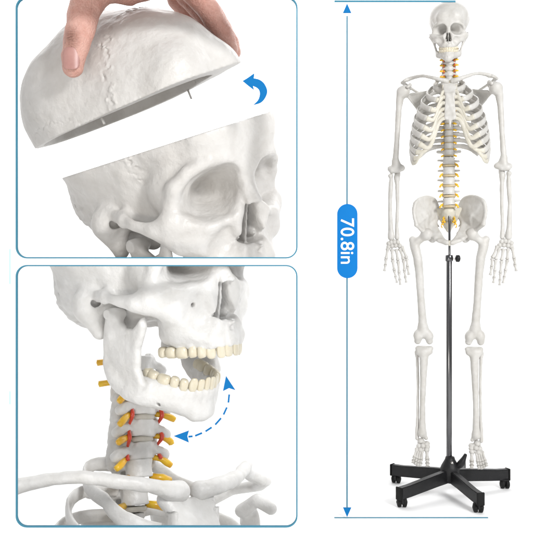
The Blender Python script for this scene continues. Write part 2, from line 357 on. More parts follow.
# ------------------------------------------------------------------ skull (mm; x right, y forward, z up, origin between the ear canals)
def skull_field(h, lo=(-74, -100, -54), hi=(74, 104, 122), sut=True, oz=0.0, sy=26):
    f = Field(lo, hi, h, mirror=True)
    f.ell((0, -20, 50), (68, 70, 66), 6)
    f.ell((0, 32, 52), (56, 58, 58), 26)
    f.ell((0, -46, 6), (50, 42, 36), 20)
    f.ell((0, 10, 6), (52, 50, 26), 18)
    f.ell((52, -40, 60), (16, 28, 24), 22)                       # parietal boss
    f.ell((24, 74, 62), (18, 14, 18), 16)                        # frontal eminence
    # temples pinched behind the orbit
    f.ell((77, 40, 19), (28, 26, 37), 9, 's')
    # zygomatic process of temporal, ear, mastoid
    f.ell((56, -12, -4), (12, 15, 14), 10)
    f.cap((55, -11, -6), (51, -7, -27), 12, 6.5, 6)
    f.cap((58, 12, 3), (65, 18, 1), 5.5, 4.8, 6)
    f.chain([(60, 0, 3, 4), (65, 18, 2, 4.6), (68, 32, -1, 4.6), (65, 46, -4, 5.2), (59, 56, -7, 6.5)], 4, flat=((1, -.1, 0), 1.5))
    # face block
    f.ell((0, 64, 0), (26, 24, 40), 12)
    f.ell((24, 62, -16), (18, 22, 20), 10)
    f.ell((15, 66, -28), (19, 25, 18), 8)                        # alveolar mass
    f.cap((27, 50, -34), (15, 80, -37), 6.5, 7, 7); f.cap((15, 82, -37), (0, 88, -38), 7, 7, 7)
    # brow, lateral rim, cheek, lower rim
    f.chain([(4, 81, 34, 8), (18, 83, 38.5, 6.5), (33, 80, 40.5, 5.6), (46, 72, 35, 5.2), (52.5, 63, 24, 4.6)], 7)
    f.chain([(52.5, 63, 24, 4.4), (53.5, 60, 10, 4.2), (53.5, 61, -2, 5)], 5)
    f.tri((57, 58, 0), (30, 77, -2 + oz), (40, 68, -20 + oz), 6.0, 8); f.tri((57, 58, 0), (40, 68, -20 + oz), (50, 60, -19 + oz), 5.0, 8); f.cap((63, 50, -5), (47, 60, -19 + oz), 4.5, 5.5, 7)
    f.chain([(53, 63, -3 + oz * .6, 4.5), (38, 75, -6.5 + oz, 4.0), (24, 81, -4 + oz, 4.2), (12, 84, 3 + oz, 3.6)], 5)
    f.cap((40, 66, -17), (30, 60, -32), 7, 6, 9)
    f.chain([(10, 81, 27, 4.2), (12, 82, 14, 3.6), (15.5, 84, 0, 5), (16, 84, -14, 5.5), (12, 85, -26, 6)], 6)
    f.cap((0, 81.5, 28), (0, 94, 9), 5.0, 3.8, 6); f.cap((4.5, 81, 26), (4.8, 91, 8), 3.4, 2.4, 4)
    # behind the orbit
    f.ell((32, 48, 18), (24, 16, 24), 10)
    f.cap((47, 54, 14), (44, 42, 20), 5, 9, 10)
    f.tri((15, 26, -10), (17, 34, -42), (20, 56, -10), 3, 5); f.tri((17, 34, -42), (20, 56, -10), (22, 52, -40), 3, 5); f.cap((26, 48, -30), (24, 46, -14), 7, 8, 6)
    # orbits: squarish cones
    def orb(x, y, z):
        t = (82 - y) / 40.0
        cx = 31.8 - 21 * np.clip(t, -.4, 1); cz = 17.2 + oz + 0 * t; r = 22.6 * (1 - .55 * np.clip(t, -.1, 1.0) - .40 * np.clip(t, 0, 1) ** 3) 
        a = np.abs((x - cx) / 1.1) ; b = np.abs((z - cz + .2 * (x - cx)) / .83)
        q = (a ** 2.7 + b ** 2.7) ** (1 / 2.7) - r
        return np.maximum(q * .8, (42 - y))
    f.op(orb, (8, 36, -6), (60, 104, 40), 4.5, 's')
    # nasal opening (pear shaped) with a thin septum
    def nos(x, y, z):
        u = np.clip((z + 24) / 34.0, 0, 1); wd = 11.3 - 7.2 * u ** 1.3 - 3 * np.clip(1 - (z + 24) / 5.0, 0, 1) 
        q = np.maximum(np.abs(x) - wd, np.maximum(-24.5 - z + .25 * np.abs(x), z - 7))
        return np.maximum(q, 58 - y)
    f.op(nos, (0, 54, -27), (14, 106, 12), 2.5, 's')
    f.op(lambda x, y, z: np.maximum(np.maximum(np.abs(x) - 1.1, np.abs(z + 8) - 17), np.maximum(y - 84 - .2 * z, 56 - y)), (0, 54, -26), (2, 90, 10), 1.5)
    f.ell((9, 70, -18), (3.5, 12, 4), 2); f.cap((0, 88, -26), (0, 95, -25), 3, 1.2, 3)
    # canine fossa, hollow below the cheek, palate, ear canal, infraorbital hole
    f.ell((29, 86, -20), (12, 8, 9), 12, 's')
    f.ell((50, 78, -38), (12, 18, 9), 8, 's')
    f.ell((0, 58, -46), (20, 28, 15), 6, 's')
    f.cap((60, 0, -3), (48, 0, -3), 3.6, 2.5, 2, 's')
    f.cap((29, 78, -9), (27, 70, -7), 1.8, 1.2, 1.5, 's'); f.cap((24, 92, 35), (24, 80, 36), 1.2, 1.0, 1, 's')
    f.ell((50, 14, -10), (7, 8, 7), 4, 's')                       # jaw socket
    f.ell((0, -26, -38), (18, 20, 14), 6, 's')                   # under the occiput
    f.cap((30, 8, -22), (26, -26, -22), 7, 7, 6)
    for i, (x_, y_) in enumerate(((4, 87), (11, 84.5), (17, 80), (22, 74), (26, 66.5), (28.5, 57.5))):
        f.cap((x_, y_ + 2.0, -24 - 3 * (i % 2)), (x_ , y_ + 4.4, -42), 1.6, 3.3, 2.4)
    f.disp(.45, 22); f.disp(.22, 7)
    d0 = f.D.copy(); f.disp(.9, 4.5); wz = np.clip((22 - f.ax[2]) / 14, 0, 1)[None, None, :] * np.clip((-18 - f.ax[1]) / 14, 0, 1)[None, :, None]; f.D = d0 + (f.D - d0) * wz
    if sut:
        x, y, z = f.ax[0][:, None, None], f.ax[1][None, :, None], f.ax[2][None, None, :]
        wob = 3.2 * np.sin(z * .5) * np.sin(z * .19 + 1) + 1.8 * np.sin(z * 1.15 + .7) + 1.3 * np.sin(x * .7) * np.sin(x * .23) + .9 * np.sin(x * 1.5)
        g = np.abs(y - (sy - .20 * (z - 40)) - wob) - .9
        hard = np.clip((z - 22) / 6, 0, 1)
        f.D += (1.5 * np.clip(-g, 0, .9) - .5 * np.clip(1.0 - np.abs(g - 1.2), 0, 1)) * hard * (.6 + .5 * np.sin(z * .37) * np.sin(z * .83 + x * .2))
        d0 = f.D.copy(); f.disp(1.5, 2.4); bm_ = np.clip(1.2 - np.abs(g) / 2.2, 0, 1) * hard * .6; f.D = d0 + np.clip(f.D - d0, -1.3, .3) * bm_
        q = np.abs(np.sqrt((y + 6) ** 2 * .55 + (z - 4) ** 2) - 44 - .9 * np.sin(y * .8) - .8 * np.sin(y * .33)) - .6   # squamous
        f.D += 1.2 * np.clip(-q, 0, .6) * np.clip((z - 8) / 4, 0, 1) * np.clip((x - 40) / 8, 0, 1) * np.clip((38 - y) / 6, 0, 1)
        l = np.abs(z - (30 - .9 * (y + 80)) * 1.0 - 2.2 * np.sin(x * .6) - 1.4 * np.sin(x * 1.4 + z * .8)) - .9   # lambdoid
        f.D += 1.2 * np.clip(-l, 0, .9) * np.clip((-45 - y) / 6, 0, 1)
        r = np.abs(y + 8 - .6 * (x - 60) + 3.0 * np.sin(z * .5)) * 0 + 1
        s2 = np.abs(z - 26 - .6 * np.sin(y * .9) ) - .5              # cheek suture on the lateral rim
        f.D += .45 * np.clip(-s2, 0, .5) * np.clip((x - 44) / 3, 0, 1) * np.clip((y - 50) / 4, 0, 1)
    return f
def hollow(f, th=4.5):
    g = Field((f.ax[0][0], f.ax[1][0], f.ax[2][0]), (1, 1, 1), 9); 
    inner = Field((0, 0, 0), (1, 1, 1), 9); inner.h = f.h; inner.mirror = f.mirror; inner.ax = f.ax; inner.D = np.full(f.D.shape, 50, f32)
    inner.ell((0, -20, 50), (68 - th, 70 - th, 66 - th), 6); inner.ell((0, 20, 69), (43, 50, 38), 10); inner.ell((0, -46, 12), (46, 38, 30), 18)
    inner.disp(.5, 16)
    f.D = np.maximum(f.D, -inner.D); return f
ARCH_U = (46, 30.5, 45)        # centre y, half width, length of the upper dental arch
def teeth(parent, upper, zed, arch=ARCH_U, n=8, mirror=True):
    yc, ax_, ay = arch; ts = np.linspace(0, math.pi / 2 * 1.02, 400)
    X = ax_ * np.sin(ts); Y = yc + ay * np.cos(ts); L = np.r_[0, np.cumsum(np.hypot(np.diff(X), np.diff(Y)))]
    wd = [8.6, 6.9, 7.8, 7.2, 7.2, 10.2, 9.8, 8.6] if upper else [5.6, 6.2, 7.2, 7.2, 7.4, 11, 10.2, 9]
    tk = [6.5, 6.2, 7.6, 8.6, 8.8, 10.2, 10, 9]; ht = [11.5, 10.6, 11, 10, 9.4, 9, 8.6, 8]
    s = 0; U, Vv = np.meshgrid(np.linspace(0, 2 * math.pi, 20, endpoint=False), np.linspace(-math.pi / 2, math.pi / 2, 13))
    pw = lambda a, e: np.sign(a) * np.abs(a) ** e
    for i in range(n):
        m_ = s + wd[i] / 2; s += wd[i]; x = np.interp(m_, L, X); y = np.interp(m_, L, Y)
        tx = np.interp(m_ + .5, L, X) - np.interp(m_ - .5, L, X); ty = np.interp(m_ + .5, L, Y) - np.interp(m_ - .5, L, Y)
        a = math.atan2(ty, tx); bx = pw(np.cos(Vv), .6) * pw(np.cos(U), .75); by = pw(np.cos(Vv), .6) * pw(np.sin(U), .8); bz = pw(np.sin(Vv), .75)
        edge = (bz + 1) / 2                                         # 0 gum, 1 biting edge
        a += rng.normal(0, .06)
        wx = (.92 + .12 * edge) * wd[i] * .53; wy = (1.0 - (.55 if i < 3 else .12) * edge) * tk[i] * .5
        if i == 2: wx = wx * (1 - .32 * np.clip(edge - .7, 0, 1) * 2)
        lx, ly, lz = bx * wx, by * wy, bz * ht[i] * .56
        if i >= 3: lz = lz + .7 * np.cos(U * (2 if i > 4 else 1)) * np.clip(edge - .75, 0, 1) * 4 * np.cos(Vv)
        sg = -1 if upper else 1
        for side in ((1, -1) if mirror else (1,)):
            gx = x + lx * math.cos(a) - ly * math.sin(a); gy = y + lx * math.sin(a) + ly * math.cos(a); gz = zed + sg * (lz + ht[i] * .25)
            if i < 3: gy = gy + edge * 1.0
            j = rng.normal(0, .4, 2)
            P = np.stack([side * gx, gy + j[0], gz + j[1]], -1).reshape(-1, 3); F_ = []
            for r in range(12):
                for c in range(20):
                    q = (r * 20 + c, r * 20 + (c + 1) % 20, (r + 1) * 20 + (c + 1) % 20, (r + 1) * 20 + c); F_.append(q if side * sg > 0 else q[::-1])
            link('tooth', npmesh('tooth', P, F_), M['tooth'], parent)
def mandible_field(h):
    my = lambda y: y if y < 30 else 30 + (y - 30) * .8
    f = Field((-60, -8, -100), (60, 98, 4), h, mirror=True)
    up = [(40, 40, -62, 6.5), (33, 52, -62, 7), (27, 66, -62, 6), (18, 79, -62, 5), (8, 86, -62, 4.6), (0, 88, -62, 4.6)]
    lowr = [(45, 20, -64, 6), (42, 34, -70, 6), (34, 52, -75, 6), (24, 66, -78, 6), (14, 79, -81, 6.5), (7, 87, -83, 6.5), (0, 88, -83, 7)]
    mid = [(43, 36, -68, 6.0), (36, 52, -71, 6.2), (28, 66, -74, 6), (17, 78.5, -76, 5.6), (7, 85.5, -77, 5.4), (0, 86, -77, 5.4)]
    up, mid, lowr = [[(a, my(b), c + (5 if b > 45 and c < -70 else 0) * min(1, (b - 45) / 25 if b > 45 else 0), r_) for a, b, c, r_ in q] for q in (up, mid, lowr)]
    for c in (up, mid, lowr): f.chain(c, 8)
    f.cap((0, my(89), -80), (8, my(87), -81), 5, 4, 6)
    for i, (x_, y_) in enumerate(((3, 89), (8.6, 87.6), (14.5, 84), (20.5, 78), (25.5, 71), (30, 62.5))): f.cap((x_, my(y_) + .5, -76), (x_, my(y_) + 1.2, -60), 1.6, 3.1, 3)
    f.poly([(2, -15), (6, -9), (14, -9), (19, -14), (26, -18), (34, -15), (40, -5), (44, -2), (46.5, -10), (43, -30), (44, -46), (52, -58), (46, -75), (28, -74), (12, -68), (3, -57), (1, -36)], 54, .13, 4.0, 7)
    f.cap((58, 9, -11), (46, 11, -11), 4.6, 4.5, 5); f.cap((51, 9, -14), (50, 10, -28), 4.6, 4, 6)
    f.cap((46, 12, -58), (45, 24, -67), 4.5, 5, 6)
    f.cap((30, my(66), -73), (38, my(66), -73), 1.3, 1.3, 1.5, 's')
    f.disp(.4, 18); f.disp(.2, 6)
    return f
def pose(yaw, pitch, roll, s, t):
    return Matrix.Translation(t) @ Matrix.Rotation(math.radians(roll), 4, 'Y') @ Matrix.Rotation(math.radians(pitch), 4, 'X') @ Matrix.Rotation(math.radians(yaw), 4, 'Z') @ Matrix.Scale(s * .001, 4)
def lplane(mx, n, p):                        # world half-space n.(q-p)<0 in local terms
    n = Vector(n); mi = mx.to_3x3().transposed() @ n; d = n.dot(Vector(p) - mx.translation); return (mi.x, mi.y, mi.z), d
CAMP = Vector((0, -CAMD, CAMZ))
P1 = pose(-131.8, 13, -4.6, 4.38, (-.337, .05, 1.020))
P2 = pose(-126.5, -1, -3.9, 4.09, (-.424, .05, .704))
def edge_plane(a, b):                        # plane of sawing, seen edge-on: through two sight lines; normal points up
    r1 = W(*a, 0) - CAMP; r2 = W(*b, 0) - CAMP; n = r1.cross(r2).normalized(); return n if n.z > 0 else -n
def panel_one():
    n = edge_plane((62, 178), (268, 112)); nl, dl = lplane(P1, n, CAMP)
    t = empty('sawn_skull', 'grey white skull with its top sawn off and large eye sockets, in the upper window', 'skull', P1)
    f = skull_field(1.0, hi=(74, 104, 96)); hollow(f); f.full(); f.cut(nl, dl)
    nb, db = lplane(P1, (0, 0, -1), (0, 0, .8262)); f.cut(nb, db)
    me = f.mesh('braincase'); V = np.empty(len(me.vertices) * 3, f32); me.vertices.foreach_get('co', V); V = V.reshape(-1, 3)
    bk = np.clip(-20 - V[:, 1], 0, 80) * np.clip((V[:, 2] + 20) / 50, 0, 1); sh = -.16 * bk; V[:, 1] += sh; V[:, 2] += -sh * nl[1] / nl[2] * -1 * -1; me.vertices.foreach_set('co', V.ravel()); me.update(); link('braincase', me, M['bone'], t)
    f = mandible_field(1.0); f.full(); off = Vector((0, 6, -9)); f.cut(nb, db - Vector(nb).dot(off)); whole = f.D
    for sd in (-1, 1):                                             # the two upright branches of the jaw that the window shows
        f.D = whole; f.cut((-sd, 0, 0), 0); o = link('jaw_branch', f.mesh('jaw_branch'), M['bone'], t); o.location = off
    # lifted cap
    c0 = W(165, 146, .05)
    R = Matrix.Rotation(math.radians(CAP[1]), 4, 'Z') @ Matrix.Rotation(math.radians(CAP[2]), 4, 'Y') @ Matrix.Rotation(math.radians(CAP[0]), 4, 'X')
    mx = Matrix.Translation(W(CAP[3], CAP[4], CAP[5])) @ R @ Matrix.Scale(CAP[6], 4) @ Matrix.Translation(-c0) @ P1
    t2 = empty('skull_cap', 'grey white dome of the skull lifted off and held by the thumb and fingers', 'skull cap', mx)
    f = skull_field(.85, lo=(-74, -100, 20), sy=44); hollow(f); f.full(); f.cut((-nl[0], -nl[1], -nl[2]), -dl)
    me = f.mesh('dome'); nv = np.array(nl); nv /= np.linalg.norm(nv); dd = dl / np.linalg.norm(nl)
    V = np.empty(len(me.vertices) * 3, f32); me.vertices.foreach_get('co', V); V = V.reshape(-1, 3)
    V += np.outer((V @ nv - dd) * .15, nv); V[:, 1] += .42 * (V @ nv - dd) * np.clip((20 - V[:, 1]) / 110, 0, 1) ** 2 + .22 * (V @ nv - dd) * np.clip((V[:, 1] - 10) / 80, 0, 1) ** 1.5; me.vertices.foreach_set('co', V.ravel()); me.update()
    link('dome', me, M['bone'], t2)
    pn = tube('peg', [(*(V[np.argmin(np.abs(V @ nv - dd) + .05 * np.abs(V[:, 0] - a) + .05 * np.abs(V[:, 1] - b))] * .97 + nv * c), .9) for a, b, c in ((40, 20, 1), (40, 20, -3.5))], M['bone'], t2)
    tube('peg', [(*(V[np.argmin(np.abs(V @ nv - dd) + .05 * np.abs(V[:, 0] - a) + .05 * np.abs(V[:, 1] - b))] * .97 + nv * c), .9) for a, b, c in ((-55, 0, 2), (-55, 0, -6))], M['bone'], t2)
    return mx
CAP = (0, 0, -4.3, 136, 110, .05, 1.03)
CAPMX = panel_one()
def panel_two():
    t = empty('neck_skeleton', 'white skull with a wide open jaw on a neck and shoulders, in the lower window', 'skeleton model', Matrix.Translation(W(140, 520, .05)))
    bpy.context.view_layer.update()
    f = skull_field(1.0, hi=(74, 104, 60), oz=9.0); f.full(); nb, db = lplane(P2, (0, 0, 1), (0, 0, .8228)); f.cut(nb, db)
    o = link('skull', f.mesh('skull'), M['bone_w'], t); o.matrix_parent_inverse = t.matrix_world.inverted(); o.matrix_basis = P2
    teeth(o, True, -44)
    mj = P2 @ Matrix.Translation((0, 15.5, -8)) @ Matrix.Rotation(math.radians(-19.5), 4, 'X') @ Matrix.Translation((0, -10, 6))
    o = link('jaw', mandible_field(.9).mesh('jaw'), M['bone_w'], t); o.matrix_parent_inverse = t.matrix_world.inverted(); o.matrix_basis = mj
    teeth(o, False, -57, (40, 31, 37.5))
panel_two()

# ------------------------------------------------------------------ spine, ribs, shoulders (mm; x to the viewer's right, front towards -y, z up, origin at the first thoracic vertebra)
def body(f, rx, ry, h, c=(0, 0, 0), k=3, waist=.1):
    def fn(x, y, z):
        u = np.clip(np.abs(z - c[2]) / (h / 2), 0, 1); sc = 1 - waist * (1 - u * u)
        q = (np.sqrt(((x - c[0]) / (rx * sc)) ** 2 + ((y - c[1]) / (ry * sc)) ** 2) - 1) * min(rx, ry)
        dz = np.abs(z - c[2]) - h / 2; r_ = 1.6
        return np.minimum(np.maximum(q + r_, dz + r_), 0) + np.sqrt(np.maximum(q + r_, 0) ** 2 + np.maximum(dz + r_, 0) ** 2) - r_
    return f.op(fn, (c[0] - rx, c[1] - ry, c[2] - h / 2), (c[0] + rx, c[1] + ry, c[2] + h / 2), k)
def vertebra_mesh(kind, h):
    if kind == 'cervical':
        f = Field((-32, -14, -16), (32, 40, 14), h); body(f, 13, 9.5, 13.5, waist=.12)
        for s_ in (-1, 1):
            f.chain([(s_ * 11, -2, 1, 4), (s_ * 19, -3, -1, 3.4), (s_ * 24, 0, -4, 3.6)], 3); f.chain([(s_ * 10, 4, 1, 4), (s_ * 19, 4, 0, 3), (s_ * 24, 1, -4, 3)], 3)
            f.cap((s_ * 18, 10, 8), (s_ * 18, 13, -9), 5.2, 5.6, 3); f.cap((s_ * 12, -1, 6), (s_ * 12.5, 1, 9.5), 2.6, 1.6, 3); f.ell((s_ * 23, -2, -4), (4, 3.6, 4.2), 3); f.chain([(s_ * 15, 12, 0, 4), (s_ * 8, 20, -1, 3.5), (0, 25, -3, 4)], 4)
        f.chain([(0, 24, -3, 4), (0, 36, -9, 3.6)], 4); f.cap((0, 9, 0), (0, 17, 0), 6, 6, 2, 's')
    elif kind == 'thoracic':
        f = Field((-40, -18, -34), (40, 56, 16), h); body(f, 15, 13, 18)
        for s_ in (-1, 1):
            f.chain([(s_ * 9, 10, 3, 5), (s_ * 18, 20, 3, 5), (s_ * 33, 28, 5, 5)], 4); f.chain([(s_ * 14, 20, 2, 4), (0, 28, -2, 4)], 4); f.cap((s_ * 12, 20, 10), (s_ * 12, 22, -12), 4, 4, 4)
        f.chain([(0, 26, -2, 4), (0, 40, -16, 3.6), (0, 48, -28, 3.6)], 4); f.cap((0, 16, 9), (0, 16, -9), 6, 6, 2, 's')
    else:
        f = Field((-44, -22, -22), (44, 66, 20), h); body(f, 23.5, 17, 27, waist=.14)
        for s_ in (-1, 1):
            f.chain([(s_ * 12, 14, 4, 6), (s_ * 20, 22, 3, 5), (s_ * 38, 26, 4, 4)], 4); f.cap((s_ * 14, 26, 14), (s_ * 15, 28, -16), 6, 5.5, 4); f.chain([(s_ * 12, 26, 0, 5), (0, 32, -3, 5)], 4)
        f.chain([(0, 32, -3, 5), (0, 56, -8, 5)], 4, flat=((1, 0, 0), 1.5)); f.cap((0, 21, 12), (0, 21, -12), 7, 7, 2, 's')
    return f.disp(.55 if kind == 'cervical' else .3, 5).mesh('vertebra')
def spine_y(z):
    return float(np.interp(z, [-470, -400, -330, -260, -150, -60, 0, 60, 115], [4, -6, -4, 12, 34, 18, 0, -10, -4]))
def rib_pts(n, sd):
    Wd = [0, 52, 76, 95, 108, 118, 125, 130, 133, 133, 130, 122, 108][n]; Dp = [0, 36, 56, 70, 80, 86, 90, 92, 92, 92, 88, 84, 76][n]
    dr = [0, 58, 78, 94, 108, 120, 130, 138, 150, 156, 156, 118, 95][n]; te = [0, 158, 146, 140, 136, 134, 132, 130, 124, 118, 110, 86, 62][n]
    z0 = -(n - 1) * 21.5 + 4; y0 = spine_y(z0) + 8; out = []
    for t in np.linspace(0, te, 26):
        a = math.radians(t); b = math.sin(a) ** .9 if a < math.pi else 0
        x = 14 + (Wd - 14) * b if t < 90 else Wd * b
        yy = y0 + 24 * math.sin(min(a * 2.2, math.pi)) * (t < 82) + Dp * (math.cos(a) - 1) * (1.0 if n > 1 else .9)
        out.append((sd * x, yy, z0 + 6 * math.sin(min(a * 3, math.pi)) - dr * ((1 - math.cos(a)) / 2) ** .85, 3.0 if n < 11 else 2.6))
    return out
def torso(t, h, first=2, last_thoracic=12, lumbar=True, full=True, m=None, nerve=1.0):
    """builds the parts under the empty t; every part is modelled in millimetres about its own place"""
    m = m or M['bone_s']; cv, tv, lv = vertebra_mesh('cervical', h), vertebra_mesh('thoracic', h), vertebra_mesh('lumbar', h) if lumbar else None
    seg = 10 if full else 18
    def put(me, loc, rx=0, sc=1):
        o = link('vertebra', me if me.users == 0 else me.copy(), m, t); o.location = loc; o.rotation_euler = (rx + rng.normal(0, .035), rng.normal(0, .025), rng.normal(0, .04)); o.scale = (sc,) * 3; return o
    def disc(z, rx, ry, th, mm):
        f = Field((-rx - 2, -ry - 2, -th), (rx + 2, ry + 2, th), max(h, .8)); body(f, rx, ry, th, waist=-.05); o = link('disc', f.mesh('disc'), mm, t); o.location = (0, spine_y(z), z)
    for i in range(first, 8):
        z = 112 - (i - 2) * 19 - 2; put(cv, (0, spine_y(z), z), .0, 1 + .02 * (i - 2)); disc(z - 9.3, 11.5, 8.5, 5.5, M['disc'])
        for sd in (-1, 1):
            if not full and sd > 0 and i < 5: continue
            if not full and i < 5: tube('nerve', [(-14, spine_y(z) + 6, z + 4, 2.4), (-28, spine_y(z) + 11, z + 3, 2.6), (-36, spine_y(z) + 16, z + 2, 2.8)], M['nerve'], t, seg=seg)
            j_ = rng.normal(0, 1.3, 3)
            tube('nerve', spline([(sd * 12, spine_y(z) + 3, z - 6, 2.4), (sd * 20, spine_y(z) - 3, z - 8, 2.6), (sd * (26 + j_[0]), spine_y(z) - 5, z - 11 + j_[1], 3.2), (sd * (30.5 + j_[2]), spine_y(z) - 6, z - 13.5 + j_[1] * 1.6, 2.6)], 3) if full is False else [(sd * 14, spine_y(z) + 2, z - 8, 3), (sd * 24, spine_y(z) - 7, z - 9, 3.6), (sd * 32, spine_y(z) - 8, z - 9, 3)], M['nerve'], t, seg=seg)
            pass
    for sd in (-1, 1):
        ap = []
        for i in range(3 if full else (4 if sd < 0 else 5), 8):
            z = 110 - (i - 2) * 19; w_ = rng.normal(0, .8, 2)
            ap += [(sd * (16.5 + w_[0]), spine_y(z) - 2.5, z + 2, 1.1), (sd * (18.5 + w_[1]), spine_y(z) - 6.2, z - 8, 2.0)]
        tube('artery', spline(ap, 6), M['artery'], t, seg=12, up=(1, 0, 0))
    for n in range(1, last_thoracic + 1):
        z = -(n - 1) * 23.3; sc = .86 + .025 * n; put(tv, (0, spine_y(z), z), .0, sc)
        disc(z - 11.6, 14 * sc, 12 * sc, 5, M['disc_y'] if full else M['disc'])
        for sd in (-1, 1): tube('nerve', [(sd * 13, spine_y(z) + 3, z - 9, 3.2), (sd * 21, spine_y(z) - 2, z - 11, 3.8), (sd * 27, spine_y(z) - 2, z - 14, 3)] if full or n > 2 else [(sd * 12, spine_y(z), z - 8, 3), (sd * 22, spine_y(z) - 5, z - 10, 3.8), (sd * 30, spine_y(z) - 6, z - 13, 3.4)], M['nerve'], t, seg=seg)
    if lumbar:
        for n in range(5):
            z = -287 - n * 35.5; put(lv, (0, spine_y(z), z), 0, .94); disc(z - 17.5, 22.5, 16.5, 9, M['disc_y'])
            for sd in (-1, 1): tube('nerve', [(sd * 18, spine_y(z) + 6, z - 8, 4), (sd * 27, spine_y(z) - 4, z - 14, 4.4), (sd * 32, spine_y(z) - 8, z - 22, 3.2)], M['nerve'], t, seg=seg)
    ends = {}
    for n in range(1, last_thoracic + 1):
        for sd in (-1, 1):
            P = rib_pts(n, sd); hh = 1.9 if n < 11 else 1.5
            P2_ = [(x, y, z, (5.0 + .9 * (i > 6) + .8 * (i > 18)) * (1.55 if full else 1.1)) for i, (x, y, z, q) in enumerate(P)]
            tube('rib', P2_, m, t, seg=seg, flat=.42, up=(0, 0, 1)); ends[n, sd] = P2_[-1]
    # breastbone and cartilages
    f = Field((-36, -128, -204), (36, -50, -12), h * 1.2); zs = -26
    f.tri((-24, -62, zs), (24, -62, zs), (13, -84, zs - 44), 4.5, 7); f.tri((-24, -62, zs), (-13, -84, zs - 44), (13, -84, zs - 44), 4.5, 7)
    f.tri((-11, -86, zs - 46), (11, -86, zs - 46), (16, -106, zs - 128), 4, 7); f.tri((-11, -86, zs - 46), (-16, -106, zs - 128), (16, -106, zs - 128), 4, 7)
    f.cap((-10, -106, zs - 130), (10, -106, zs - 130), 7, 7, 5, flat=((0, 1, 0), 1.6)); f.cap((0, -107, zs - 138), (0, -106, zs - 160), 5.5, 2.5, 4, flat=((0, 1, 0), 1.6))
    f.ell((0, -60, zs + 6), (11, 12, 7), 4, 's')
    link('breastbone', f.disp(.4, 10).mesh('breastbone'), m, t)
    for sd in (-1, 1):
        prev = None
        for n in range(1, min(10, last_thoracic) + 1):
            e = ends[n, sd]
            if n <= 7:
                zt = [0, -10, -36, -56, -76, -96, -114, -128][n] - 26; yt = np.interp(zt, [-156, -70, -26], [-106, -84, -64]); T_ = (sd * (22 if n == 1 else 15), yt, zt)
                low = {1: 2, 2: 2, 3: 4, 4: 8, 5: 18, 6: 26, 7: 30}[n]
                mid = ((e[0] * .6 + T_[0] * .4), (e[1] + T_[1]) / 2 - 4, min(e[2], T_[2] - 0) - low * .35)
                mid2 = (T_[0] + (e[0] - T_[0]) * .25, yt, T_[2] - low * .55)
                C_ = [e, (*mid, 7.4), (*mid2, 7), (*T_, 6)]
            else:
                q = prev; C_ = [e, ((e[0] + q[0]) / 2, (e[1] + q[1]) / 2 - 3, (e[2] + q[2]) / 2 - 8, 7), (q[0], q[1], q[2], 6)]
            prev = C_[1]; 
            tube('costal_cartilage', spline(C_, 6), M['cart'] if full else m, t, seg=seg, flat=.5)
    # collar bones, shoulder blades
    for sd in (-1, 1):
        cp = spline([(sd * 12, -66, -22, 11.5), (sd * 26, -71, -19, 9.5), (sd * 58, -66, -8, 7.2), (sd * 90, -44, 5, 6.2), (sd * 118, -16, 8, 7.2), (sd * 138, -4, 5, 8.5), (sd * 148, -8, 1, 7.5)], 6) * np.array([1, 1, 1, 1 if full else .86])
        if not full: cp[:, 2] -= 20 * np.clip((np.abs(cp[:, 0]) - 20) / 128, 0, 1) ** 1.2
        f = Field(cp[:, :3].min(0) - 14, cp[:, :3].max(0) + 14, h); f.chain(cp[::2], 2, flat=((0, 0, 1), 1.12)); f.disp(.7, 16); f.disp(.35, 6); link('collar_bone', f.mesh('collar_bone'), m, t)
        f = Field((60 if sd > 0 else -196, -46, -170), (196 if sd > 0 else -60, 92, 24), h * 1.3)
        p = lambda x, y, z: (sd * x, y, z)
        f.tri(p(72, 68, -26), p(84, 80, -152), p(116, 44, -70), 2.4, 6); f.tri(p(72, 68, -26), p(116, 44, -70), p(138, 24, -46), 2.4, 6)
        f.chain([(*p(84, 80, -152), 5), (*p(108, 54, -92), 4.5), (*p(140, 22, -54), 5)], 5); f.cap(p(72, 68, -26), p(84, 80, -152), 3, 4, 4); f.cap(p(72, 68, -26), p(132, 24, -42), 3, 4, 4)
        f.ell(p(146, 10, -40), (7, 13, 19), 6); f.chain([(*p(138, 12, -28), 7), (*p(134, -14, -18), 6.5), (*p(142, -24, -27), 6)], 5)
        f.chain([(*p(84, 74, -40), 3), (*p(118, 58, -24), 6), (*p(148, 36, -8), 7), (*p(160, 8, -4), 8.5), (*p(152, -8, -1), 7.5)], 8, flat=((0, 0, 1), 1.3))
        link('shoulder_blade', f.disp(.4, 14).mesh('shoulder_blade'), m, t).location.z = 0 if full else -20
def bust():
    t = bpy.data.objects['neck_skeleton']
    mx = pose(-132 + 180 + BUST[0], BUST[1], BUST[2], BUST[3], W(BUST[4], BUST[5], BUST[6]))
    before = set(bpy.data.objects)
    torso(t, 1.0, 3, 4, False, False, M['bone_w'])
    for o in set(bpy.data.objects) - before:
        if o.parent == t: o.matrix_parent_inverse = t.matrix_world.inverted() @ mx
BUST = (0, -14, -4, 4.33, 139, 468, .27)
bust()
